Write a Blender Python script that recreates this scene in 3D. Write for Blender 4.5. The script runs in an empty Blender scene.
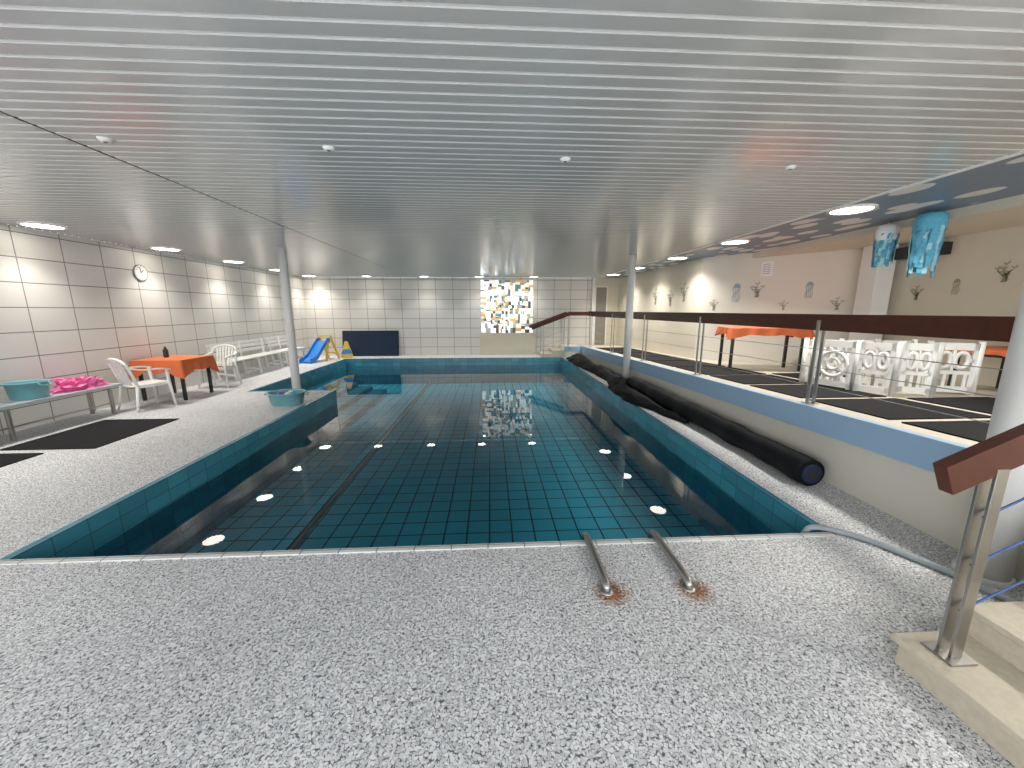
import bpy, math, random
from mathutils import Vector, Matrix
random.seed(7)
scene = bpy.context.scene
scene.view_settings.view_transform = 'Standard'

# ------------------------------------------------------------------ materials
def new_mat(name):
    m = bpy.data.materials.new(name); m.use_nodes = True
    nt = m.node_tree
    return m, nt, nt.nodes['Principled BSDF']
def setp(b, **k):
    for n, v in k.items():
        if n in b.inputs: b.inputs[n].default_value = v
def simple(name, col, rough=0.5, metal=0.0, noise=0.06, nscale=8.0, bump=0.0, spec=0.5, emit=0.0):
    m, nt, b = new_mat(name)
    b.inputs['Roughness'].default_value = rough
    b.inputs['Metallic'].default_value = metal
    b.inputs['Specular IOR Level'].default_value = spec
    tc = nt.nodes.new('ShaderNodeTexCoord')
    n = nt.nodes.new('ShaderNodeTexNoise'); n.inputs['Scale'].default_value = nscale; n.inputs['Detail'].default_value = 4
    nt.links.new(tc.outputs['Object'], n.inputs['Vector'])
    mx = nt.nodes.new('ShaderNodeMix'); mx.data_type = 'RGBA'
    c = Vector(col)
    mx.inputs[6].default_value = (*[max(0, v*(1-noise)) for v in c], 1)
    mx.inputs[7].default_value = (*[min(1, v*(1+noise)) for v in c], 1)
    nt.links.new(n.outputs['Fac'], mx.inputs[0])
    nt.links.new(mx.outputs[2], b.inputs['Base Color'])
    if bump:
        bp = nt.nodes.new('ShaderNodeBump'); bp.inputs['Strength'].default_value = bump; bp.inputs['Distance'].default_value = 0.01
        nt.links.new(n.outputs['Fac'], bp.inputs['Height']); nt.links.new(bp.outputs[0], b.inputs['Normal'])
    if emit:
        nt.links.new(mx.outputs[2], b.inputs['Emission Color']); b.inputs['Emission Strength'].default_value = emit
    return m
def mth(nt, op, a, b=None, c=None):
    n = nt.nodes.new('ShaderNodeMath'); n.operation = op
    for i, v in enumerate((a, b, c)):
        if v is None: continue
        if isinstance(v, (int, float)): n.inputs[i].default_value = v
        else: nt.links.new(v, n.inputs[i])
    return n.outputs[0]
def grid_mat(name, size, gw, tile, grout, off=(0,0,0), var=0.15, rough=0.25):
    m, nt, b = new_mat(name)
    b.inputs['Roughness'].default_value = rough
    g = nt.nodes.new('ShaderNodeNewGeometry')
    sp = nt.nodes.new('ShaderNodeSeparateXYZ'); nt.links.new(g.outputs['Position'], sp.inputs[0])
    sn = nt.nodes.new('ShaderNodeSeparateXYZ'); nt.links.new(g.outputs['True Normal'], sn.inputs[0])
    line = None; cells = []
    for i in range(3):
        p = mth(nt, 'DIVIDE', mth(nt, 'ADD', sp.outputs[i], 100.0*size[i]+off[i]), size[i])
        fl = mth(nt, 'FLOOR', p)
        fr = mth(nt, 'SUBTRACT', p, fl)
        d = mth(nt, 'MULTIPLY', mth(nt, 'MINIMUM', fr, mth(nt, 'SUBTRACT', 1.0, fr)), size[i])
        l = mth(nt, 'LESS_THAN', d, gw*0.5)
        mask = mth(nt, 'LESS_THAN', mth(nt, 'ABSOLUTE', sn.outputs[i]), 0.5)
        l = mth(nt, 'MULTIPLY', l, mask)
        cells.append(mth(nt, 'MULTIPLY', fl, mask))
        line = l if line is None else mth(nt, 'MAXIMUM', line, l)
    cb = nt.nodes.new('ShaderNodeCombineXYZ')
    for i in range(3): nt.links.new(cells[i], cb.inputs[i])
    wn = nt.nodes.new('ShaderNodeTexWhiteNoise'); nt.links.new(cb.outputs[0], wn.inputs['Vector'])
    mx = nt.nodes.new('ShaderNodeMix'); mx.data_type = 'RGBA'
    mx.inputs[6].default_value = (*[v*(1-var) for v in tile], 1)
    mx.inputs[7].default_value = (*[min(1, v*(1+var)) for v in tile], 1)
    nt.links.new(wn.outputs['Value'], mx.inputs[0])
    mg = nt.nodes.new('ShaderNodeMix'); mg.data_type = 'RGBA'
    nt.links.new(line, mg.inputs[0]); nt.links.new(mx.outputs[2], mg.inputs[6]); mg.inputs[7].default_value = (*grout, 1)
    nt.links.new(mg.outputs[2], b.inputs['Base Color'])
    rr = mth(nt, 'MULTIPLY_ADD', line, 0.5, rough); nt.links.new(rr, b.inputs['Roughness'])
    return m

M = {}
def deck_mat():
    m, nt, b = new_mat('pebble_deck')
    b.inputs['Roughness'].default_value = 0.5
    g = nt.nodes.new('ShaderNodeNewGeometry')
    nz = nt.nodes.new('ShaderNodeTexNoise'); nz.inputs['Scale'].default_value = 40; nt.links.new(g.outputs['Position'], nz.inputs['Vector'])
    va = nt.nodes.new('ShaderNodeVectorMath'); va.operation = 'SCALE'; va.inputs['Scale'].default_value = 0.02
    nt.links.new(nz.outputs['Color'], va.inputs[0])
    vb = nt.nodes.new('ShaderNodeVectorMath'); vb.operation = 'ADD'
    nt.links.new(g.outputs['Position'], vb.inputs[0]); nt.links.new(va.outputs[0], vb.inputs[1])
    v1 = nt.nodes.new('ShaderNodeTexVoronoi'); v1.inputs['Scale'].default_value = 74; nt.links.new(vb.outputs[0], v1.inputs['Vector'])
    v2 = nt.nodes.new('ShaderNodeTexVoronoi'); v2.feature = 'DISTANCE_TO_EDGE'; v2.inputs['Scale'].default_value = 74; nt.links.new(vb.outputs[0], v2.inputs['Vector'])
    n2 = nt.nodes.new('ShaderNodeTexNoise'); n2.inputs['Scale'].default_value = 70; n2.inputs['Detail'].default_value = 3; nt.links.new(g.outputs['Position'], n2.inputs['Vector'])
    thr = mth(nt, 'MULTIPLY_ADD', n2.outputs['Fac'], 0.62, -0.270)
    gap = mth(nt, 'LESS_THAN', v2.outputs['Distance'], thr)
    bw = nt.nodes.new('ShaderNodeRGBToBW'); nt.links.new(v1.outputs['Color'], bw.inputs[0])
    cr = nt.nodes.new('ShaderNodeValToRGB')
    cr.color_ramp.elements[0].position = 0.15; cr.color_ramp.elements[0].color = (0.58, 0.59, 0.61, 1)
    cr.color_ramp.elements[1].position = 0.75; cr.color_ramp.elements[1].color = (0.87, 0.875, 0.89, 1)
    nt.links.new(bw.outputs[0], cr.inputs[0])
    mg = nt.nodes.new('ShaderNodeMix'); mg.data_type = 'RGBA'
    nt.links.new(gap, mg.inputs[0]); nt.links.new(cr.outputs[0], mg.inputs[6]); mg.inputs[7].default_value = (0.11, 0.115, 0.125, 1)
    n3 = nt.nodes.new('ShaderNodeTexNoise'); n3.inputs['Scale'].default_value = 0.9; n3.inputs['Detail'].default_value = 5; nt.links.new(g.outputs['Position'], n3.inputs['Vector'])
    d = mth(nt, 'MULTIPLY_ADD', n3.outputs['Fac'], 0.4, 0.8)
    sc = nt.nodes.new('ShaderNodeVectorMath'); sc.operation = 'SCALE'
    nt.links.new(mg.outputs[2], sc.inputs[0]); nt.links.new(d, sc.inputs['Scale'])
    cur = sc.outputs[0]
    for (x, y) in ((0.68, 1.91), (1.17, 1.91)):
        dv = nt.nodes.new('ShaderNodeVectorMath'); dv.operation = 'DISTANCE'
        nt.links.new(g.outputs['Position'], dv.inputs[0]); dv.inputs[1].default_value = (x, y, 0)
        dd = mth(nt, 'SUBTRACT', dv.outputs['Value'], mth(nt, 'MULTIPLY', n2.outputs['Fac'], 0.19))
        f = nt.nodes.new('ShaderNodeMapRange'); f.inputs[1].default_value = 0.03; f.inputs[2].default_value = -0.05
        f.inputs[3].default_value = 0; f.inputs[4].default_value = 0.95
        nt.links.new(dd, f.inputs[0])
        mr = nt.nodes.new('ShaderNodeMix'); mr.data_type = 'RGBA'; mr.blend_type = 'MULTIPLY'
        nt.links.new(f.outputs[0], mr.inputs[0]); nt.links.new(cur, mr.inputs[6]); mr.inputs[7].default_value = (0.50, 0.17, 0.035, 1)
        cur = mr.outputs[2]
    nt.links.new(cur, b.inputs['Base Color'])
    bp = nt.nodes.new('ShaderNodeBump'); bp.inputs['Strength'].default_value = 0.25; bp.inputs['Distance'].default_value = 0.004
    nt.links.new(mth(nt, 'SUBTRACT', 1.0, gap), bp.inputs['Height']); nt.links.new(bp.outputs[0], b.inputs['Normal'])
    return m
M['deck'] = deck_mat()
M['pooltile'] = grid_mat('pool_tile', (0.25, 0.25, 0.25), 0.018, (0.040, 0.42, 0.60), (0.004, 0.040, 0.065), off=(0.03, 0.08, 0.03), var=0.08, rough=0.4)
M['poolwall'] = grid_mat('pool_wall_tile', (0.25, 0.25, 0.125), 0.008, (0.055, 0.27, 0.37), (0.015, 0.09, 0.13), off=(0.03, 0.08, 0.0), var=0.16, rough=0.2)
M['copwhite'] = grid_mat('coping_white', (0.25, 0.25, 0.25), 0.008, (0.72, 0.72, 0.70), (0.2, 0.2, 0.2), off=(0.03, 0.1, 0.1), var=0.08)
M['walltile'] = grid_mat('wall_panel_tile', (0.60, 0.60, 0.335), 0.014, (0.68, 0.66, 0.62), (0.24, 0.23, 0.21), off=(0.1, 0.2, 0.04), var=0.02, rough=0.35)
M['cream'] = simple('cream_plaster', (0.66, 0.61, 0.50), 0.8, noise=0.05, nscale=2)
M['creamlight'] = simple('light_plaster', (0.70, 0.67, 0.60), 0.8, noise=0.04, nscale=2)
M['creamfloor'] = simple('cream_stone', (0.55, 0.50, 0.41), 0.6, noise=0.14, nscale=30)
M['stair'] = simple('stair_limestone', (0.58, 0.52, 0.41), 0.6, noise=0.18, nscale=35, bump=0.1)
M['lowwall'] = simple('low_wall_plaster', (0.72, 0.69, 0.60), 0.7, noise=0.05, nscale=3)
M['blueband'] = simple('blue_band_paint', (0.34, 0.52, 0.72), 0.5, noise=0.05, nscale=3)
M['slat'] = simple('ceiling_slat_metal', (0.48, 0.487, 0.48), 0.16, metal=0.0, noise=0.03, nscale=1.0, spec=0.75)
M['slatjoint'] = simple('ceiling_joint', (0.88, 0.88, 0.88), 0.4, noise=0.02)
M['dark'] = simple('dark_gap', (0.03, 0.03, 0.03), 0.8)
M['white'] = simple('white_paint', (0.80, 0.80, 0.78), 0.35, noise=0.02)
M['plastic'] = simple('white_plastic', (0.80, 0.80, 0.77), 0.3, noise=0.03)
M['steel'] = simple('brushed_steel', (0.42, 0.41, 0.39), 0.32, metal=1.0, noise=0.08, nscale=60)
M['wood'] = simple('mahogany_wood', (0.085, 0.026, 0.015), 0.42, noise=0.3, nscale=14, spec=0.3)
M['black'] = simple('black_rubber', (0.012, 0.012, 0.014), 0.85, noise=0.4, nscale=60, bump=0.3, spec=0.2)
M['cover'] = simple('black_pool_cover', (0.006, 0.007, 0.009), 0.65, noise=0.4, nscale=9, bump=0.3, spec=0.15)
M['coverblue'] = simple('cover_blue_core', (0.012, 0.018, 0.06), 0.5)
M['navy'] = simple('navy_mat_vinyl', (0.010, 0.024, 0.055), 0.6, noise=0.1, spec=0.25)
M['orange'] = simple('orange_cloth', (0.66, 0.15, 0.045), 0.8, noise=0.15, nscale=6, bump=0.3)
M['blackmetal'] = simple('black_metal', (0.02, 0.02, 0.02), 0.4)
M['teal'] = simple('teal_plastic', (0.18, 0.42, 0.47), 0.35, noise=0.05)
M['tealdark'] = simple('teal_plastic_dark', (0.07, 0.25, 0.30), 0.4, noise=0.05)
M['pink'] = simple('pink_foil', (0.85, 0.16, 0.40), 0.35, noise=0.25, nscale=20)
M['toyblue'] = simple('toy_blue', (0.03, 0.24, 0.70), 0.4)
M['toyyellow'] = simple('toy_yellow', (0.85, 0.55, 0.06), 0.4)
M['jellyblue'] = simple('jelly_paper_blue', (0.10, 0.40, 0.58), 0.7, noise=0.35, nscale=30)
M['jellylight'] = simple('jelly_paper_light', (0.34, 0.62, 0.72), 0.7, noise=0.3, nscale=30)
M['hose'] = simple('hose_grey', (0.34, 0.39, 0.42), 0.4)
M['cord'] = simple('blue_cord', (0.06, 0.13, 0.32), 0.6)
M['benchtop'] = simple('bench_top_blue_grey', (0.50, 0.55, 0.58), 0.4, noise=0.05)
M['greydecal'] = simple('decal_grey', (0.30, 0.30, 0.26), 0.7)
M['bluedecal'] = simple('decal_blue', (0.30, 0.38, 0.44), 0.7)
M['olivedecal'] = simple('decal_olive', (0.36, 0.32, 0.20), 0.7)
M['paper'] = simple('paper', (0.8, 0.8, 0.8), 0.7)
M['door'] = simple('door_paint', (0.25, 0.23, 0.20), 0.6)
M['clockface'] = simple('clock_face', (0.82, 0.82, 0.80), 0.6, spec=0.1)
M['clockrim'] = simple('clock_rim', (0.22, 0.22, 0.22), 0.6)
def emis(name, col, s):
    m, nt, b = new_mat(name)
    setp(b, **{'Base Color': (*col, 1)})
    b.inputs['Emission Color'].default_value = (*col, 1); b.inputs['Emission Strength'].default_value = s
    return m
M['lamp'] = emis('lamp_glow', (1.0, 0.93, 0.82), 13)

def wave_ceiling():
    m, nt, b = new_mat('painted_wave_ceiling')
    b.inputs['Roughness'].default_value = 0.4
    g = nt.nodes.new('ShaderNodeNewGeometry')
    mp = nt.nodes.new('ShaderNodeMapping'); mp.inputs['Scale'].default_value = (1.9, 1.0, 1); nt.links.new(g.outputs['Position'], mp.inputs[0])
    v = nt.nodes.new('ShaderNodeTexVoronoi'); v.feature = 'SMOOTH_F1'; v.inputs['Scale'].default_value = 1.9; v.inputs['Smoothness'].default_value = 0.3
    nt.links.new(mp.outputs[0], v.inputs['Vector'])
    cr = nt.nodes.new('ShaderNodeValToRGB'); cr.color_ramp.interpolation = 'LINEAR'
    cr.color_ramp.elements[0].position = 0.35; cr.color_ramp.elements[0].color = (0.72, 0.73, 0.72, 1)
    cr.color_ramp.elements[1].position = 0.38; cr.color_ramp.elements[1].color = (0.15, 0.21, 0.30, 1)
    nt.links.new(v.outputs['Distance'], cr.inputs[0]); nt.links.new(cr.outputs[0], b.inputs['Base Color'])
    return m
M['wave'] = wave_ceiling()

def water_mat():
    m = bpy.data.materials.new('pool_water_surface'); m.use_nodes = True
    nt = m.node_tree; nt.nodes.clear()
    out = nt.nodes.new('ShaderNodeOutputMaterial')
    tr = nt.nodes.new('ShaderNodeBsdfTransparent'); tr.inputs[0].default_value = (0.91, 0.98, 0.99, 1)
    gl = nt.nodes.new('ShaderNodeBsdfGlossy'); gl.inputs['Roughness'].default_value = 0.012; gl.inputs['Color'].default_value = (1, 1, 1, 1)
    fr = nt.nodes.new('ShaderNodeFresnel'); fr.inputs['IOR'].default_value = 1.33
    g = nt.nodes.new('ShaderNodeNewGeometry')
    n = nt.nodes.new('ShaderNodeTexNoise'); n.inputs['Scale'].default_value = 2.2; n.inputs['Detail'].default_value = 1
    nt.links.new(g.outputs['Position'], n.inputs['Vector'])
    bp = nt.nodes.new('ShaderNodeBump'); bp.inputs['Strength'].default_value = 0.006; bp.inputs['Distance'].default_value = 0.02
    nt.links.new(n.outputs['Fac'], bp.inputs['Height'])
    nt.links.new(bp.outputs[0], fr.inputs['Normal']); nt.links.new(bp.outputs[0], gl.inputs['Normal'])
    mx = nt.nodes.new('ShaderNodeMixShader')
    nt.links.new(fr.outputs[0], mx.inputs[0]); nt.links.new(tr.outputs[0], mx.inputs[1]); nt.links.new(gl.outputs[0], mx.inputs[2])
    nt.links.new(mx.outputs[0], out.inputs[0])
    return m
M['water'] = water_mat()

# ------------------------------------------------------------------ mesh builder
class MB:
    def __init__(s): s.v = []; s.f = []; s.mi = []; s.sm = []; s.mats = []
    def m(s, k):
        if k not in s.mats: s.mats.append(k)
        return s.mats.index(k)
    def face(s, idx, k, sm=False): s.f.append(idx); s.mi.append(s.m(k)); s.sm.append(sm)
    def poly(s, pts, k):
        b = len(s.v); s.v += [tuple(p) for p in pts]; s.face(list(range(b, b+len(pts))), k)
    def box(s, x0, y0, z0, x1, y1, z1, k, M4=None):
        b = len(s.v)
        P = [(x0,y0,z0),(x1,y0,z0),(x1,y1,z0),(x0,y1,z0),(x0,y0,z1),(x1,y0,z1),(x1,y1,z1),(x0,y1,z1)]
        if M4 is not None: P = [tuple(M4 @ Vector(p)) for p in P]
        s.v += P
        for q in ((0,3,2,1),(4,5,6,7),(0,1,5,4),(1,2,6,5),(2,3,7,6),(3,0,4,7)): s.face([b+i for i in q], k)
    def hexa(s, bot, top, k):
        b = len(s.v); n = len(bot); s.v += [tuple(p) for p in bot] + [tuple(p) for p in top]
        s.face([b+i for i in reversed(range(n))], k); s.face([b+n+i for i in range(n)], k)
        for i in range(n):
            j = (i+1) % n; s.face([b+i, b+j, b+n+j, b+n+i], k)
    def bar(s, p, q, w, h, k, up=(0,0,1)):
        p = Vector(p); q = Vector(q); d = (q-p).normalized(); up = Vector(up)
        side = d.cross(up).normalized(); u = side.cross(d).normalized()
        a = [p + side*w/2*i + u*h/2*j for i, j in ((-1,-1),(1,-1),(1,1),(-1,1))]
        c = [x + (q-p) for x in a]
        s.hexa(a, c, k)
    def tube(s, pts, r, k, n=12, cap=True):
        pts = [Vector(p) for p in pts]; rs = r if isinstance(r, (list, tuple)) else [r]*len(pts)
        b = len(s.v); ref = None
        for i, p in enumerate(pts):
            d = (pts[min(i+1, len(pts)-1)] - pts[max(i-1, 0)]).normalized()
            if ref is None:
                ref = Vector((0,0,1)) if abs(d.z) < 0.9 else Vector((1,0,0))
            x = (ref - d*ref.dot(d)).normalized(); ref = x; y = d.cross(x)
            for j in range(n):
                a = 2*math.pi*j/n; s.v.append(tuple(p + x*rs[i]*math.cos(a) + y*rs[i]*math.sin(a)))
        for i in range(len(pts)-1):
            for j in range(n):
                jj = (j+1) % n; s.face([b+i*n+j, b+i*n+jj, b+(i+1)*n+jj, b+(i+1)*n+j], k, True)
        if cap:
            s.face([b+j for j in reversed(range(n))], k); e = b+(len(pts)-1)*n; s.face([e+j for j in range(n)], k)
    def lathe(s, prof, k, c=(0,0,0), n=28, sx=1, sy=1):
        b = len(s.v)
        for r, z in prof:
            for j in range(n):
                a = 2*math.pi*j/n; s.v.append((c[0]+r*sx*math.cos(a), c[1]+r*sy*math.sin(a), c[2]+z))
        for i in range(len(prof)-1):
            for j in range(n):
                jj = (j+1) % n; s.face([b+i*n+j, b+i*n+jj, b+(i+1)*n+jj, b+(i+1)*n+j], k, True)
    def obj(s, name, loc=(0,0,0), rot=0, bevel=0, parent=None):
        me = bpy.data.meshes.new(name); me.from_pydata(s.v, [], s.f); 
        for k in s.mats: me.materials.append(M[k])
        me.polygons.foreach_set('material_index', s.mi); me.polygons.foreach_set('use_smooth', s.sm); me.update()
        o = bpy.data.objects.new(name, me); scene.collection.objects.link(o)
        o.location = loc; o.rotation_euler = (0, 0, rot)
        if bevel:
            bv = o.modifiers.new('bevel', 'BEVEL'); bv.width = bevel; bv.segments = 2; bv.limit_method = 'ANGLE'
        if parent: o.parent = parent
        return o

CZ = 2.72
XL, XP0, XP1, XA = -6.4, -3.15, 2.42, -4.8
YP0, YP1, YJ, YB = 2.42, 13.0, 7.85, 14.0
WX = 3.16
def zt(y): return 0.70 if y < 2 else 0.76 - 0.03*y

# ---- floor
b = MB(); k = 'deck'
for r in ((XL,-3,3.2,YP0-0.05),(XL,YP0-0.05,XP0-0.06,YJ),(XL,YJ,XA-0.06,YP1+0.06),(XL,YP1+0.06,WX,YB),(XP1+0.06,YP0-0.05,WX,YP1+0.06)):
    b.box(r[0], r[1], -0.12, r[2], r[3], 0, k)
b.obj('floor')
# ---- pool basin
b = MB(); D = -0.85; k = 'poolwall'; T = 0.06
b.box(XA-T, YP0-T, D-0.1, XP1+T, YP1+T, D, 'pooltile')
b.box(XP0-T, YP0-0.05, D, XP1+T, YP0, 0.0, k)
b.box(XP0-T, YP0, D, XP0, YJ-T, 0.004, k)
b.box(XA-T, YJ-T, D, XP0, YJ, 0.004, k)
b.box(XA-T, YJ, D, XA, YP1, 0.004, k)
b.box(XA-T, YP1, D, XP1+T, YP1+T, 0.004, k)
b.box(XP1, YP0, D, XP1+T, YP1, 0.004, k)
for i in range(4):
    x1 = XA + 0.42*(i+1)
    b.box(x1-0.42, YJ, D, x1, YP1-1.5, -0.40-0.11*i, 'poolwall')
b.obj('swimming_pool')
b = MB(); b.box(XP0-0.06, YP0-0.055, 0.0, XP1+0.06, YP0-0.005, 0.010, 'copwhite'); b.obj('trim_pool_coping', bevel=0.003)
b = MB(); b.box(-2.10, YP0, D, -2.05, YP1, D+0.03, 'steel'); b.box(-2.14, YP0, D, -2.10, YP1, D+0.015, 'dark'); b.obj('trim_pool_floor_channel')
b = MB()
b.poly([(XP0,YP0,-0.27),(XP1,YP0,-0.27),(XP1,YP1,-0.27),(XA,YP1,-0.27),(XA,YJ,-0.27),(XP0,YJ,-0.27)], 'water')
b.obj('pool_water')

# ---- walls
b = MB(); b.box(XL-0.1, -3, 0, XL, YB+0.1, CZ, 'walltile'); b.obj('wall_left')
b = MB(); b.box(XL, YB, 0, 3.65, YB+0.1, CZ, 'walltile'); b.box(3.65, YB, 0, 4.75, YB+0.1, CZ, 'cream')
b.box(3.65, YB-0.12, 0.0, 3.75, YB, CZ, 'white')
b.obj('wall_back')
b = MB(); b.box(3.82, YB-0.03, 0.345, 4.2, YB, 2.4, 'door'); b.box(3.78, YB-0.035, 0.345, 3.82, YB, 2.44, 'white'); b.box(4.2, YB-0.035, 0.345, 4.24, YB, 2.44, 'white'); b.box(3.78, YB-0.035, 2.4, 4.24, YB, 2.44, 'white'); b.obj('door_1')
C1 = (4.65, 8.5); C2 = (6.3, 6.4)
b = MB(); b.box(C1[0], C1[1], 0, C1[0]+0.1, YB, CZ, 'cream'); b.obj('wall_right_far')
b = MB(); b.hexa([(C1[0],C1[1],0),(C2[0],C2[1],0),(C2[0]+.1,C2[1]+.1,0),(C1[0]+.1,C1[1]+.1,0)], [(C1[0],C1[1],CZ),(C2[0],C2[1],CZ),(C2[0]+.1,C2[1]+.1,CZ),(C1[0]+.1,C1[1]+.1,CZ)], 'creamlight'); b.obj('wall_right_angled')
b = MB(); b.box(6.55, -3, 0, 6.65, 6.6, CZ, 'cream'); b.box(6.3, 6.4, 0, 6.6, 6.5, CZ, 'cream'); b.obj('wall_right')
b = MB(); b.box(6.15, 6.0, zt(6), 6.45, 6.3, 2.62, 'white'); b.obj('square_column', bevel=0.01)

# ---- ceiling
b = MB()
y = -3.0; p = 0.1
XS = -2.80; XC = 3.84
b.box(XL, -3, CZ+0.004, XC, YB, CZ+0.05, 'slatjoint')  # white in the slat gaps paints the highlights caught by slat edges
while y < YB-0.001:
    y1 = min(y+0.084, YB)
    for (xa, xb) in ((XL, XS-0.012), (XS+0.012, XC)):
        bb = len(b.v); c = 0.004
        b.v += [(xa,y,CZ+0.0045),(xb,y,CZ+0.0045),(xa,y+c,CZ),(xb,y+c,CZ),(xa,y1-c,CZ),(xb,y1-c,CZ),(xa,y1,CZ+0.0045),(xb,y1,CZ+0.0045)]
        for q in ((0,2,3,1),(2,4,5,3),(4,6,7,5)): b.face([bb+i for i in q], 'slat')
    y += p
b.box(XS-0.010, -3, CZ+0.001, XS+0.010, YB, CZ+0.006, 'dark')
b.obj('ceiling')
b = MB(); b.box(XC, -3, CZ, 5.25, YB, CZ+0.05, 'wave'); b.obj('ceiling_painted_strip')
b = MB(); b.box(5.25, -3, 2.62, 6.7, 7.8, 2.77, 'cream'); b.obj('ceiling_right')
b = MB(); b.box(XC-0.02, -3, CZ-0.012, XC+0.02, YB, CZ, 'slatjoint'); b.obj('trim_1')

# ---- ceiling lamps
def lamp(x, y, z=CZ, r=0.19, P=24, spread=110, tilt=(0,0)):
    b = MB()
    b.lathe([(r+0.035, 0.0), (r+0.035, -0.012), (r+0.005, -0.022), (r, -0.015)], 'white', n=32)
    n = 32; base = len(b.v)
    for j in range(n):
        a = 2*math.pi*j/n; b.v.append((r*math.cos(a), r*math.sin(a), -0.016))
    b.face([base+j for j in reversed(range(n))], 'lamp')
    o = b.obj('ceiling_lamp', (x, y, z))
    ld = bpy.data.lights.new('bulb', 'AREA'); ld.shape = 'DISK'; ld.size = r*2*0.9; ld.energy = P; ld.spread = math.radians(spread); ld.color = (1.0, 0.95, 0.88)
    lo = bpy.data.objects.new('bulb', ld); scene.collection.objects.link(lo); lo.location = (0, 0, -0.03); lo.parent = o
    lo.rotation_euler = (math.radians(tilt[0]), math.radians(tilt[1]), 0)
for y in (-0.2, 1.8, 3.8, 5.8, 7.8, 9.7, 11.6, 13.5): lamp(-5.97, y, P=20, tilt=(0,-10))  # nearest three are unseen, added out of view to brighten the foreground
for y in (0.2, 2.3, 4.4, 6.5, 8.5, 10.5, 12.5): lamp(4.08 if y < 9 else 3.95, y, P=30, spread=125)  # nearest two are unseen too, added to extend the foreground light
for x in (-4.1, -2.2, -0.35, 1.5): lamp(x, 13.5, r=0.14, P=12, tilt=(-10,0))
for (x, y) in ((-1.12,3.03),(0.58,3.14),(-2.55,2.97),(2.4,3.2)):
    b = MB(); b.lathe([(0.0,-0.02),(0.03,-0.018),(0.038,-0.006),(0.042,0)], 'white', n=20); b.lathe([(0.0,-0.0215),(0.014,-0.0205)], 'dark', n=12)
    b.obj('ceiling_spot', (x, y, CZ))

# ---- mosaic
b = MB()
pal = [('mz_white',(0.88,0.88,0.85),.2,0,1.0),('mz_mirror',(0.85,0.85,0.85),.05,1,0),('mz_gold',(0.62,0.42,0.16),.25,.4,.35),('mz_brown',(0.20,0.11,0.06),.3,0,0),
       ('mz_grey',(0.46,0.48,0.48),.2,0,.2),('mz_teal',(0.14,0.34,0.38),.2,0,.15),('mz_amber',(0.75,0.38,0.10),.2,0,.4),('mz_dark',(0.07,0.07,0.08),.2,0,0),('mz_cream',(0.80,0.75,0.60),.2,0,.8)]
for nme, c, r, me_, e in pal: M[nme] = simple(nme, c, r, me_, noise=.08, nscale=20, emit=e*0.9)  # emission gives pale tiles a slight glow so the art looks brightly lit
wts = [10, 3, 2.5, 1.5, 4, 2, 1, 1, 5]
mx0, mx1, mz0, mz1 = -0.32, 1.54, 0.79, 2.64
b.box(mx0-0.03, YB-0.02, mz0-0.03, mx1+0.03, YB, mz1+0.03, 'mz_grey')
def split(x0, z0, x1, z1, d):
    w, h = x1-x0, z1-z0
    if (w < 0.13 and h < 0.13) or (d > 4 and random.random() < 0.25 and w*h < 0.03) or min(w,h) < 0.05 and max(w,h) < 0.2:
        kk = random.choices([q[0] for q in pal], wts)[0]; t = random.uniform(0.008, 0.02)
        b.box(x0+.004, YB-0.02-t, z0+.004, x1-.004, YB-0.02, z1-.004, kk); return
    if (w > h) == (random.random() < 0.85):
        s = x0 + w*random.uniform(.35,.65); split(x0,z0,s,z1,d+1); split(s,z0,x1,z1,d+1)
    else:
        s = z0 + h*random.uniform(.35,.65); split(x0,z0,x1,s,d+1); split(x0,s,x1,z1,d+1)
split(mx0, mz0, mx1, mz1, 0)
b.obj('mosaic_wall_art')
b = MB(); b.box(mx0-0.05, YB-0.05, 0, mx1+0.1, YB, mz0-0.04, 'cream'); b.obj('trim_2')

# ---- raised walkway
b = MB()
def plat(poly, k='lowwall', top='creamfloor'):
    bot = [(x, y, 0) for x, y in poly]; tp = [(x, y, zt(y)) for x, y in poly]
    bi = len(b.v); n = len(poly); b.v += bot + tp
    b.face([bi+n+i for i in range(n)], top)
    for i in range(n):
        j = (i+1) % n; b.face([bi+i, bi+j, bi+n+j, bi+n+i], k)
plat([(WX,-3),(6.55,-3),(6.55,2),(WX,2)])
plat([(WX,2.0),(6.55,2.0),(6.55,6.3),(6.3,6.4),(4.65,8.5),(4.65,YB),(WX,YB)])
b.obj('raised_walkway')
b = MB()
for (ya, yb) in ((1.41, 2.0), (2.0, YB)):
    za, zb = (0.70, 0.70) if yb == 2.0 else (zt(2.0), zt(YB))
    b.hexa([(WX-0.03,ya,za-0.22),(WX+0.04,ya,za-0.22),(WX+0.04,yb,zb-0.22),(WX-0.03,yb,zb-0.22)], [(WX-0.03,ya,za+0.012),(WX+0.04,ya,za+0.012),(WX+0.04,yb,zb+0.012),(WX-0.03,yb,zb+0.012)], 'blueband')
b.obj('trim_blue_band')
b = MB(); b.box(2.55, 13.1, 0, WX-0.03, YB, 0.36, 'lowwall'); b.box(2.15, 13.1, 0, 2.55, YB, 0.24, 'stair'); b.box(1.75, 13.1, 0, 2.15, YB, 0.12, 'stair')
b.box(2.53, 13.07, 0.2, WX-0.03, 13.1, 0.37, 'blueband')
b.obj('far_steps')
def rmat(x0, y0, x1, y1):
    b = MB(); e = 0.012
    c = [(x0,y0),(x1,y0),(x1,y1),(x0,y1)]
    b.hexa([(x,y,zt(y)+0.001) for x,y in c], [(x,y,zt(y)+e) for x,y in c], 'black'); b.obj('rubber_mat')
y = 2.05
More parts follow.
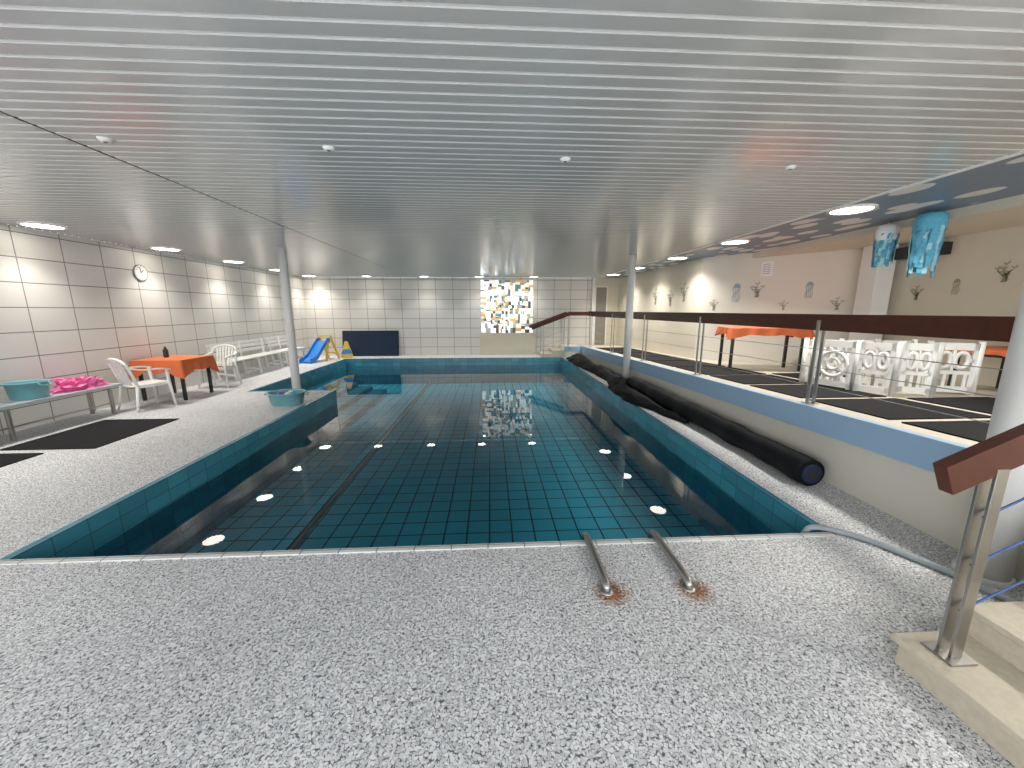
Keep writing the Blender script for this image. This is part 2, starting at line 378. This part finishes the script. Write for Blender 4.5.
for L in (0.85, 0.85, 0.85, 0.85, 1.0, 1.0, 1.0, 1.0, 1.0, 1.0):
    rmat(3.42, y, 4.42, y+L); y += L+0.1
for (a0, a1) in ((2.1,2.9),(3.0,3.85),(5.0,5.9)): rmat(4.55, a0, 5.5, a1)
rmat(5.62, 2.2, 6.45, 3.4)
b = MB(); b.box(-5.7,4.55,0.0,-4.65,5.8,0.012,'black'); b.obj('rubber_mat')
b = MB(); b.box(-5.9,2.9,0.0,-5.07,4.42,0.012,'black'); b.obj('rubber_mat')

# ---- poles
b = MB(); b.tube([(-3.8,7.6,0),(-3.8,7.6,CZ)], 0.075, 'white', 24); b.lathe([(0.1,0),(0.1,0.015),(0.076,0.02)],'white',(-3.8,7.6,0)); b.obj('round_column')
b = MB(); b.tube([(2.98,8.2,0),(2.98,8.2,CZ)], 0.08, 'white', 24); b.lathe([(0.1,0),(0.1,0.015),(0.081,0.02)],'white',(2.98,8.2,0)); b.obj('round_column')
b = MB(); b.tube([(3.0,1.93,0),(3.0,1.93,CZ)], 0.11, 'white', 32); b.lathe([(0.125,0),(0.125,0.03),(0.11,0.035)],'white',(3.0,1.93,0)); b.obj('round_column')

# ---- railing along walkway
b = MB(); RX = 3.31
b.box(RX-0.025, 1.3, 1.40, RX+0.025, 12.9, 1.56, 'wood')
for y in (1.55, 3.7, 5.9, 8.1, 10.3, 12.6):
    b.box(RX-0.04, y-0.02, zt(y), RX-0.028, y+0.02, 1.5, 'steel'); b.box(RX+0.028, y-0.02, zt(y), RX+0.04, y+0.02, 1.5, 'steel')
    b.box(RX-0.06, y-0.05, zt(y), RX+0.06, y+0.05, zt(y)+0.008, 'steel')
for f in (0.25, 0.5, 0.75):
    b.tube([(RX, y, zt(y)+f*(1.40-zt(y))) for y in (1.55,3.7,5.9,8.1,10.3,12.6)], 0.004, 'steel', 6)
b.obj('walkway_railing', bevel=0.004)
b = MB(); b.bar((1.4,13.12,1.0),(2.75,13.12,1.5),0.045,0.13,'wood'); b.bar((2.75,13.12,1.48),(3.34,13.12,1.48),0.045,0.13,'wood')
b.box(1.8,13.1,0.12,1.84,13.14,1.14,'steel'); b.box(2.65,13.1,0.36,2.69,13.14,1.44,'steel')
for f in (0.3,0.6): b.tube([(1.82,13.12,0.12+f*.9),(2.67,13.12,0.36+f*1.0)],0.006,'steel',6)
b.bar((1.4,13.9,1.0),(2.75,13.9,1.5),0.045,0.1,'wood'); b.box(1.8,13.88,0.12,1.84,13.92,1.14,'steel'); b.box(2.65,13.88,0.36,2.69,13.92,1.44,'steel')
b.obj('far_stair_railing')

# ---- near stair
b = MB()
for i in range(4):
    x0 = 1.85 + 0.32*i; z = 0.14*(i+1)
    b.box(x0, -2.5, 0, WX if i == 3 else x0+0.32, 1.40, z-0.03, 'stair')
    b.box(x0-0.02, -2.5, z-0.03, (WX if i == 3 else x0+0.32), 1.42, z, 'stair')
b.obj('stone_staircase', bevel=0.004)
b = MB()
b.bar((1.75,1.3,0.955),(2.95,1.3,1.50),0.05,0.125,'wood'); b.bar((2.93,1.3,1.48),(3.33,1.3,1.48),0.05,0.155,'wood')
b.box(1.935,1.272,0.14,1.985,1.284,1.0,'steel'); b.box(1.935,1.316,0.14,1.985,1.328,1.0,'steel')
b.box(1.90,1.24,0.14,2.02,1.36,0.150,'steel')
for f in (0.25,0.5,0.75):
    b.tube([(1.96,1.3,0.14+f*.86),(2.95,1.3,0.66+f*.80)],0.005,'cord',8)
b.obj('stair_handrail', bevel=0.004)

# ---- pool grab rails
for x in (0.66, 1.15):
    b = MB()
    pts = [(x,1.93,0.0),(x,1.932,0.02),(x,1.95,0.032),(x,1.99,0.036),(x,2.2,0.038),(x,2.40,0.038),(x,2.45,0.025),(x,2.465,-0.02),(x,2.465,-0.8)]
    b.tube(pts, 0.025, 'steel', 16); b.lathe([(0.045,0),(0.045,0.006),(0.02,0.01)],'steel',(x,1.93,0))
    b.obj('pool_grab_rail')

# ---- hose
b = MB()
hp = [(2.30,2.46,-0.1),(2.32,2.46,0.0),(2.38,2.44,0.035),(2.52,2.39,0.022),(2.64,2.26,0.022),(2.72,2.10,0.022),(2.80,1.93,0.022),(2.84,1.75,0.022),(2.9,1.58,0.022),(3.0,1.5,0.022)]
def smooth(pts, n=6):
    P = [Vector(p) for p in pts]; out = []
    for i in range(len(P)-1):
        a = P[max(i-1,0)]; c = P[i]; d = P[i+1]; e = P[min(i+2,len(P)-1)]
        for j in range(n):
            t = j/n; out.append(0.5*((2*c)+(-a+d)*t+(2*a-5*c+4*d-e)*t*t+(-a+3*c-3*d+e)*t**3))
    out.append(P[-1]); return out
b.tube(smooth(hp), 0.02, 'hose', 10); b.obj('garden_hose')

# ---- pool cover roll + crumpled cover
b = MB()
pts = []; rs = []
N = 60
for i in range(N+1):
    t = i/N; y = 3.15 + 4.6*t
    pts.append((2.93 + 0.02*math.sin(7*t), y, 0.125+0.005*math.sin(19*t))); rs.append(0.122 + 0.008*math.sin(31*t)+0.006*math.sin(53*t+1))
b.tube(pts, rs, 'cover', 24)
b.tube([(2.93,3.13,0.125),(2.93,3.16,0.125)], 0.09, 'coverblue', 24); b.tube([(2.93,3.12,0.125),(2.93,3.16,0.125)], 0.035, 'dark', 16)
b.obj('pool_cover_roll')
from mathutils import noise as mn
b = MB(); nx, ny = 26, 130
for j in range(ny+1):
    for i in range(nx+1):
        u = i/nx; v = j/ny
        y = 5.1 + 7.5*v
        w = 0.30 + 0.08*math.sin(v*9)+0.06*mn.noise(Vector((v*12,3,0)))
        taper = min(1, v*5) 
        xr = 2.80 if v < 0.36 else 3.08
        x = xr - (w*taper+ (0.24 if v >= 0.36 else 0.05))*(1-u)
        h = 0.12*math.sin(math.pi*u)**0.6 * (0.5+0.5*taper)
        h *= 1 + 0.6*mn.noise(Vector((x*4, y*0.9, 1.3))) + 0.25*mn.noise(Vector((x*9, y*2.5, 4)))
        if v > 0.36: h *= 1.35
        x += 0.03*mn.noise(Vector((u*3, y*3, 7)))
        b.v.append((x, y, max(0.008, h+0.008)))
for j in range(ny):
    for i in range(nx):
        a = j*(nx+1)+i; b.face([a, a+1, a+nx+2, a+nx+1], 'cover', True)
o = b.obj('crumpled_pool_cover')

# ---- furniture
def plastic_chair(loc, rot):
    b = MB(); k = 'plastic'
    for sx in (-1, 1):
        b.tube([(sx*.27,.25,0),(sx*.245,.22,.42),(sx*.265,.20,.64)], [.018,.024,.022], k, 8)
        b.tube([(sx*.27,-.27,0),(sx*.23,-.20,.42)], [.018,.026], k, 8)
        am = smooth([(sx*.265,.24,.63),(sx*.285,.1,.655),(sx*.28,-.12,.66),(sx*.235,-.26,.70)])
        for i in range(len(am)-1): b.bar(am[i], am[i+1]+(am[i+1]-am[i])*.2, .055, .02, k)
    n = 10
    for i in range(n):
        for j in range(n):
            def P(a, c, dz=0):
                x = -.235+.47*a/n; y = -.22+.45*c/n
                return (x, y, .425 - .03*math.sin(math.pi*a/n) - .02*(1-c/n) + dz - (0.02 if c==n else 0))
            b.poly([P(i,j),P(i+1,j),P(i+1,j+1),P(i,j+1)], k); b.poly([P(i,j,-.02),P(i,j+1,-.02),P(i+1,j+1,-.02),P(i+1,j,-.02)], k)
    b.bar((-.235,.23,.40),(.235,.23,.40),.015,.045,k); b.bar((-.235,-.22,.39),(-.235,.23,.40),.015,.045,k); b.bar((.235,-.22,.39),(.235,.23,.40),.015,.045,k)
    fr = smooth([(-.225,-.20,.42),(-.235,-.27,.68),(-.20,-.32,.80),(0,-.345,.85),(.20,-.32,.80),(.235,-.27,.68),(.225,-.20,.42)])
    b.tube(fr, .022, k, 8)
    for x in (-.15,-.09,-.03,.03,.09,.15):
        zt_ = .845 - .5*x*x*2
        b.bar((x*.85,-.215,.41),(x,-.335,zt_),.036,.01,k,up=(0,1,0))
    b.obj('plastic_armchair', loc, rot)
plastic_chair((-5.74,6.60,0), math.radians(-25))
plastic_chair((-5.75,8.38,0), math.radians(185))

def cloth_table(name, loc, sx, sy, h, rot=0, drop=0.22):
    b = MB()
    for ax in (-1,1):
        for ay in (-1,1):
            b.box(ax*(sx/2-.07)-.022, ay*(sy/2-.07)-.022, 0, ax*(sx/2-.07)+.022, ay*(sy/2-.07)+.022, h-.02, 'blackmetal')
    b.box(-sx/2+.05,-sy/2+.05,h-.08,sx/2-.05,sy/2-.05,h-.02,'blackmetal')
    b.box(-sx/2,-sy/2,h-.02,sx/2,sy/2,h-.002,'blackmetal')
    n = 24; per = []
    def edge(a, c):
        for i in range(n): per.append((a[0]+(c[0]-a[0])*i/n, a[1]+(c[1]-a[1])*i/n))
    X, Y = sx/2+.006, sy/2+.006
    edge((-X,-Y),(X,-Y)); edge((X,-Y),(X,Y)); edge((X,Y),(-X,Y)); edge((-X,Y),(-X,-Y))
    b.poly([(x,y,h+.002) for x,y in per], 'orange')
    bi = len(b.v); m_ = len(per)
    for lev in range(5):
        for i,(x,y) in enumerate(per):
            t = lev/4; r = Vector((x,y)).normalized()
            corner = max(0, 1-4*abs(((i % n)/n+.5)%1-.5)) 
            wv = .02*math.sin(i*1.1)*t + .015*t + .04*corner*t
            dr = drop*(1+.55*corner)*(1+.06*math.sin(i*.7))
            b.v.append((x+r.x*wv, y+r.y*wv, h+.002-dr*t))
    for lev in range(4):
        for i in range(m_):
            j = (i+1)%m_; b.face([bi+lev*m_+i, bi+(lev+1)*m_+i, bi+(lev+1)*m_+j, bi+lev*m_+j], 'orange', True)
    b.obj(name, loc, rot)
cloth_table('cloth_covered_table', (-5.86,7.42,0), .84, .8, .73)
cloth_table('cloth_covered_table', (4.80,6.60,zt(6.8)), 1.22, .7, .74, rot=math.radians(-15), drop=.12)
cloth_table('cloth_covered_table', (6.05,4.1,zt(4.3)-0.0), .8, .7, .52, drop=.05)
b = MB(); b.lathe([(0,0),(.04,0),(.042,.02),(.04,.13),(.018,.17),(.016,.2),(0,.2)],'blackmetal'); b.obj('dark_bottle',(-6.05,7.5,.734))

def slat_bench(loc, L):
    b = MB(); k = 'plastic'
    for i in range(5): b.box(.02+i*.09-.02, 0, .43, .075+i*.09, L, .455, k)
    for i in range(3): 
        z = .56+i*.1; x = -.02-.02*i
        b.box(x-.03, 0, z, x-.008, L, z+.075, k)
    n = 3
    for i in range(n):
        y = .12+(L-.24)*i/(n-1)
        b.bar((.42,y,0),(.38,y,.43),.05,.04,k,up=(1,0,0)); b.bar((.06,y,0),(-.02,y,.45),.05,.04,k,up=(1,0,0)); b.bar((-.02,y,.43),(-.055,y,.84),.045,.03,k,up=(1,0,0))
        b.box(0,y-.02,.385,.42,y+.02,.43,k)
        b.bar((.40,y,.12),(.05,y,.16),.03,.04,k)
    b.obj('slatted_bench', loc, bevel=.004)
slat_bench((-6.27,8.95,0), 2.2)
slat_bench((-6.27,11.25,0), 1.3)

b = MB(); b.box(-6.33,3.2,.42,-5.85,6.35,.46,'benchtop')
for y in (3.5,4.9,6.2):
    for x in (-6.25,-5.93): b.box(x-.02,y-.02,0,x+.02,y+.02,.42,'steel')
    b.box(-6.25,y-.015,.38,-5.93,y+.015,.42,'steel'); 
b.box(-5.94,3.5,.16,-5.92,6.2,.18,'steel')
b.obj('changing_bench', bevel=.004)
def tub(name, loc, r, h, sx=1, k='teal', handles=True):
    b = MB()
    b.lathe([(0,0),(r*.8,0),(r*.84,.01),(r*.97,h*.93),(r*1.06,h*.93),(r*1.07,h),(r*.96,h),(r*.93,h*.9),(r*.78,.02),(0,.02)], k, n=36, sx=sx, sy=1)
    if handles:
        for s in (-1,1):
            b.tube(smooth([(s*r*sx*1.03,-.06,h*.93),(s*(r*sx*1.1+.02),-.05,h*.8),(s*(r*sx*1.1+.02),.05,h*.8),(s*r*sx*1.03,.06,h*.93)]), .008, k, 8)
    b.obj(name, loc)
tub('plastic_tub', (-6.08,5.3,.461), .2, .22)
tub('plastic_tub', (-6.08,4.72,.461), .2, .24, k='tealdark')
tub('plastic_tub', (-3.54,6.72,0.001), .25, .21, sx=1.2)
b = MB(); b.lathe([(0,0),(.07,.0),(.09,.04),(.05,.07),(0,.075)],'pink',n=12); b.obj('pink_ball',(-6.1,4.7,.66))
b = MB()
for i in range(5):
    a = i*1.3; b.lathe([(0,-.05),(.035,-.035),(.05,0),(.035,.035),(0,.05)], ('jellyblue','paper','pink','toyblue','paper')[i], (math.cos(a)*.12, math.sin(a)*.09, .15), n=14)
b.obj('pool_toys',(-3.54,6.72,0.02))
b = MB(); n1, n2 = 28, 14
for j in range(n2+1):
    for i in range(n1):
        th = 2*math.pi*i/n1; ph = math.pi/2*j/n2
        d = Vector((math.cos(th)*math.cos(ph), math.sin(th)*math.cos(ph), math.sin(ph)))
        f = 1+.55*mn.noise(d*3.1)+.35*mn.noise(d*8)
        b.v.append((d.x*.17*f, d.y*.32*f, max(0,d.z*.15*f)))
for j in range(n2):
    for i in range(n1):
        ii = (i+1)%n1; b.face([j*n1+i, j*n1+ii, (j+1)*n1+ii, (j+1)*n1+i],'pink')
b.obj('pink_towel_heap',(-6.07,5.93,.461))

b = MB(); L = Matrix.Rotation(math.radians(-9),4,'X')
b.box(0,0,0,1.95,.07,.9,'navy',L); o = b.obj('navy_gym_mat',(-5.2,13.78,.0),bevel=.015)

b = MB()
prof = [(0,.62),(-.12,.62),(-.35,.42),(-.62,.16),(-.85,.06),(-.95,.06)]
for i in range(len(prof)-1):
    (a,za),(c,zc) = prof[i],prof[i+1]
    b.hexa([(0,a,za-.03),(.34,a,za-.03),(.34,c,zc-.03),(0,c,zc-.03)],[(0,a,za),(.34,a,za),(.34,c,zc),(0,c,zc)],'toyblue')
    for x in (-.03,.34): b.hexa([(x,a,za-.06),(x+.03,a,za-.06),(x+.03,c,zc-.06),(x,c,zc-.06)],[(x,a,za+.09),(x+.03,a,za+.09),(x+.03,c,zc+.09),(x,c,zc+.09)],'toyblue')
for x in (-.05,.35): b.bar((x+.02,.0,.8),(x+.02,.4,0),.05,.05,'toyyellow'); b.bar((x+.02,-.1,.6),(x+.02,-.25,0),.05,.05,'toyyellow')
for f in (.25,.5,.75): b.box(-.03,.4*f-.05,.8*(1-f)-.02,.37,.4*f+.03,.8*(1-f)+.02,'toyyellow')
b.bar((-.03,0,.78),(.37,0,.78),.05,.05,'toyyellow')
b.obj('toddler_slide',(-5.55,12.9,0),math.radians(-15))
b = MB(); b.hexa([(0,0,0),(.4,0,0),(.4,.3,0),(0,.3,0)],[(.15,.05,.55),(.25,.05,.55),(.25,.25,.55),(.15,.25,.55)],'toyyellow'); b.hexa([(.02,-.02,.15),(.38,-.02,.15),(.38,0,.15),(.02,0,.15)],[(.1,.02,.3),(.3,.02,.3),(.3,.05,.3),(.1,.05,.3)],'toyblue'); b.obj('foam_pyramid',(-5.05,13.2,0),.3,bevel=.01)

# clock
b = MB()
b.tube([(0,0,0),(.02,0,0)],.145,'clockrim',32); b.tube([(.02,0,0),(.022,0,0)],.130,'clockface',32)
b.bar((.025,0,0),(.025,.05,.05),.004,.014,'dark',up=(1,0,0)); b.bar((.025,0,0),(.025,-.02,.1),.004,.01,'dark',up=(1,0,0))
for i in range(12):
    a = i*math.pi/6; b.bar((.024,.1*math.cos(a),.1*math.sin(a)),(.024,.118*math.cos(a),.118*math.sin(a)),.003,.008,'dark',up=(1,0,0))
b.obj('wall_clock',(XL,7.67,2.27))

# ---- playpen fence
def pen_panel(b, p, q, z, h=.6, var=0):
    p = Vector((p[0],p[1],z)); q = Vector((q[0],q[1],z)); d = (q-p); L = d.length; d.normalize(); nrm = Vector((d.y,-d.x,0))
    R = Matrix((( d.x, nrm.x, 0, p.x),(d.y, nrm.y, 0, p.y),(0,0,1,p.z),(0,0,0,1)))
    t = .018; k = 'plastic'
    for (x0,x1,z0,z1) in ((.01,.06,0.02,h),(L-.06,L-.01,0.02,h),(.01,L-.01,.03,.10),(.01,L-.01,h-.08,h)): b.box(x0,-t,z0,x1,t,z1,k,R)
    if var == 0:
        cx, cz, r = L/2, h*.52, min(L*.32,.17)
        rp = [R @ Vector((cx+r*math.cos(a), 0, cz+r*math.sin(a))) for a in [2*math.pi*i/24 for i in range(25)]]
        b.tube(rp, .026, k, 8, False)
        rp = [R @ Vector((cx+r*.45*math.cos(a), 0, cz+r*.45*math.sin(a))) for a in [2*math.pi*i/18 for i in range(19)]]
        b.tube(rp, .022, k, 8, False)
        for i in range(6):
            a = i*math.pi/3+.3; b.bar(R@Vector((cx+r*.45*math.cos(a),0,cz+r*.45*math.sin(a))),R@Vector((cx+r*math.cos(a),0,cz+r*math.sin(a))),.02,.035,k)
        for f in (.14,.32,.5,.68,.86):
            x = L*f
            dx = abs(x-cx)
            top = cz+math.sqrt(max(0,r*r-dx*dx)) if dx<r else cz; bot = cz-math.sqrt(max(0,r*r-dx*dx)) if dx<r else cz
            b.box(x-.016,-.01,top,x+.016,.01,h-.05,k,R); b.box(x-.016,-.01,.08,x+.016,.01,bot,k,R)
    else:
        for f in (.2,.4,.6,.8): b.box(L*f-.014,-.01,.08,L*f+.014,.01,h*.42,k,R)
        b.box(.03,-t,h*.40,L-.03,t,h*.47,k,R)
        for s in (-1,1):
            rp = [R @ Vector((L/2+s*L*.17+L*.13*math.cos(a), 0, h*.67+.09*math.sin(a))) for a in [2*math.pi*i/18 for i in range(19)]]
            b.tube(rp, .024, k, 8, False)
        b.box(L*.47,-t,h*.45,L*.53,t,h-.05,k,R); b.box(.03,-t,h*.64,L*.22,t,h*.70,k,R); b.box(L*.78,-t,h*.64,L-.03,t,h*.70,k,R)
    b.tube([p, p+Vector((0,0,h+.02))], .028, k, 12); b.tube([q, q+Vector((0,0,h+.02))], .028, k, 12)
b = MB()
pp = [(4.2,4.75),(4.35,4.3),(4.5,3.98),(4.72,4.15),(4.95,3.95),(5.12,4.2),(5.5,4.0)]
for i in range(len(pp)-1): pen_panel(b, pp[i], pp[i+1], zt(4.2)-.002, var=i % 2)
for i,(x,y) in enumerate([(4.25,4.95),(4.65,4.85),(5.05,4.75)]):
    pen_panel(b, (x,y), (x+.4,y-.1), zt(4.9)-.002, var=(i+1) % 2)
b.obj('playpen_fence')

# ---- hanging paper jellyfish
def jelly(loc, r, h, kt, kb):
    b = MB(); rnd = random.Random(int(loc[0]*100))
    b.lathe([(0,0),(r*.75,-.01),(r*.95,-.04),(r,-.10),(r,-.20)], kt, n=24)
    for i in range(70):
        a = rnd.uniform(0,2*math.pi); rr = r*rnd.uniform(.8,1.02); L = h*rnd.uniform(.65,1); w = rnd.uniform(.012,.028)
        x, y = rr*math.cos(a), rr*math.sin(a); pv = None
        t = Vector((-math.sin(a), math.cos(a),0))
        kk = rnd.choice([kb,kb,'jellylight'])
        for j in range(7):
            z = -.12 - (L-.12)*j/6; c = Vector((x*(1-.12*j/6)+.012*math.sin(j*2+i), y*(1-.12*j/6)+.012*math.cos(j*1.7+i), z))
            cur = (c-t*w, c+t*w)
            if pv: b.poly([pv[0],pv[1],cur[1],cur[0]], kk)
            pv = cur
    b.tube([(0,0,0),(0,0,CZ-loc[2])],.003,'white',5)
    b.obj('paper_jellyfish', loc)
jelly((5.08,4.42,2.70), .14, .74, 'jellyblue', 'jellyblue')
jelly((5.12,4.95,2.68), .115, .54, 'paper', 'jellyblue')
b = MB(); b.box(6.40,5.35,2.38,6.55,6.0,2.55,'blackmetal'); b.obj('ventilation_grille')

# ---- wall decals
def decal(name, o, r, kind, s, k):
    o = Vector(o); r = Vector(r).normalized(); u = Vector((0,0,1)); b = MB()
    if kind == 'weed':
        for st in (-1,0,1):
            prev = None
            for j in range(10):
                t = j/9; c = o + r*(st*.06*s*t*2 + .03*s*math.sin(t*8+st)) + u*(t*.4*s*(1-.25*abs(st))); w = .018*s*(1-t*.8)
                cur = (c-r*w, c+r*w)
                if prev: b.poly([prev[0],prev[1],cur[1],cur[0]],k)
                prev = cur
                if j in (3,5,7):
                    for sg in (-1,1): b.poly([c, c+r*sg*.045*s+u*.025*s, c+r*sg*.055*s+u*.055*s, c+u*.02*s],k)
    else:
        b.poly([o+r*(.07*s*math.cos(a))+u*(.3*s+.09*s*math.sin(a)) for a in [math.pi*i/10 for i in range(11)]],k)
        for st in (-2,-1,0,1,2):
            prev = None
            for j in range(8):
                t = j/7; c = o + r*(st*.03*s+.015*s*math.sin(t*9+st)) + u*(.3*s-t*.28*s); w=.006*s
                cur=(c-r*w,c+r*w)
                if prev: b.poly([prev[0],prev[1],cur[1],cur[0]],k)
                prev=cur
    b.obj(name)
dw = Vector((C2[0]-C1[0], C2[1]-C1[1], 0)); dn = Vector((dw.y,-dw.x,0)).normalized()
if dn.y > 0: dn = -dn
def onw(f, z): return Vector((C1[0],C1[1],0))+dw*f+dn*.006+Vector((0,0,z))
decal('jellyfish_wall_decal', onw(.28,1.75), dw, 'jelly', 1.0, 'bluedecal')
decal('seaweed_wall_decal', onw(.42,1.85), dw, 'weed', .8, 'greydecal')
decal('seaweed_wall_decal', onw(.60,1.6), dw, 'weed', .5, 'olivedecal')
decal('jellyfish_wall_decal', onw(.74,1.8), dw, 'jelly', .8, 'bluedecal')
decal('seaweed_wall_decal', onw(.90,1.6), dw, 'weed', .6, 'greydecal')
decal('seaweed_wall_decal', onw(.12,1.6), dw, 'weed', .6, 'olivedecal')
for y, z, s in ((9.2,1.8,1.2),(9.9,1.7,1.1),(10.8,1.75,1.2)): decal('seaweed_wall_decal', (C1[0]-.006,y,z), (0,-1,0), 'weed', s, 'greydecal')
for y, z, s, kk in ((5.7,1.75,.6,'weed'),(5.2,1.8,.6,'jelly'),(4.7,1.95,.7,'weed'),(4.2,1.9,.7,'jelly')): decal('sea_wall_decal', (6.544,y,z), (0,-1,0), kk, s, 'olivedecal')
b = MB(); c = onw(.47,2.25); r = dw.normalized()
b.poly([c-r*.1, c+r*.1, c+r*.1+Vector((0,0,.28)), c-r*.1+Vector((0,0,.28))],'paper')
for i in range(6): 
    q = c+Vector((0,0,.05+i*.035))+dn*.002; b.poly([q-r*.075,q+r*.06,q+r*.06+Vector((0,0,.01)),q-r*.075+Vector((0,0,.01))],'greydecal')
b.obj('wall_notice')

# ---- world
w = bpy.data.worlds.new('World'); scene.world = w; w.use_nodes = True
w.node_tree.nodes['Background'].inputs[0].default_value = (0.95, 0.97, 1.0, 1); w.node_tree.nodes['Background'].inputs[1].default_value = 4.2

# ---- camera
th = math.radians(10.9); ps = math.atan(0.0563)
R = Vector((math.cos(ps), -math.sin(ps), 0))
F = Vector((math.sin(ps)*math.cos(th), math.cos(ps)*math.cos(th), -math.sin(th)))
U = R.cross(F)
cam = bpy.data.cameras.new('camera'); co = bpy.data.objects.new('camera', cam); scene.collection.objects.link(co)
cam.sensor_width = 36; cam.lens = 13.5; cam.clip_start = 0.05
B = -F
co.matrix_world = Matrix(((R.x,U.x,B.x,0),(R.y,U.y,B.y,0),(R.z,U.z,B.z,1.6),(0,0,0,1)))
scene.camera = co
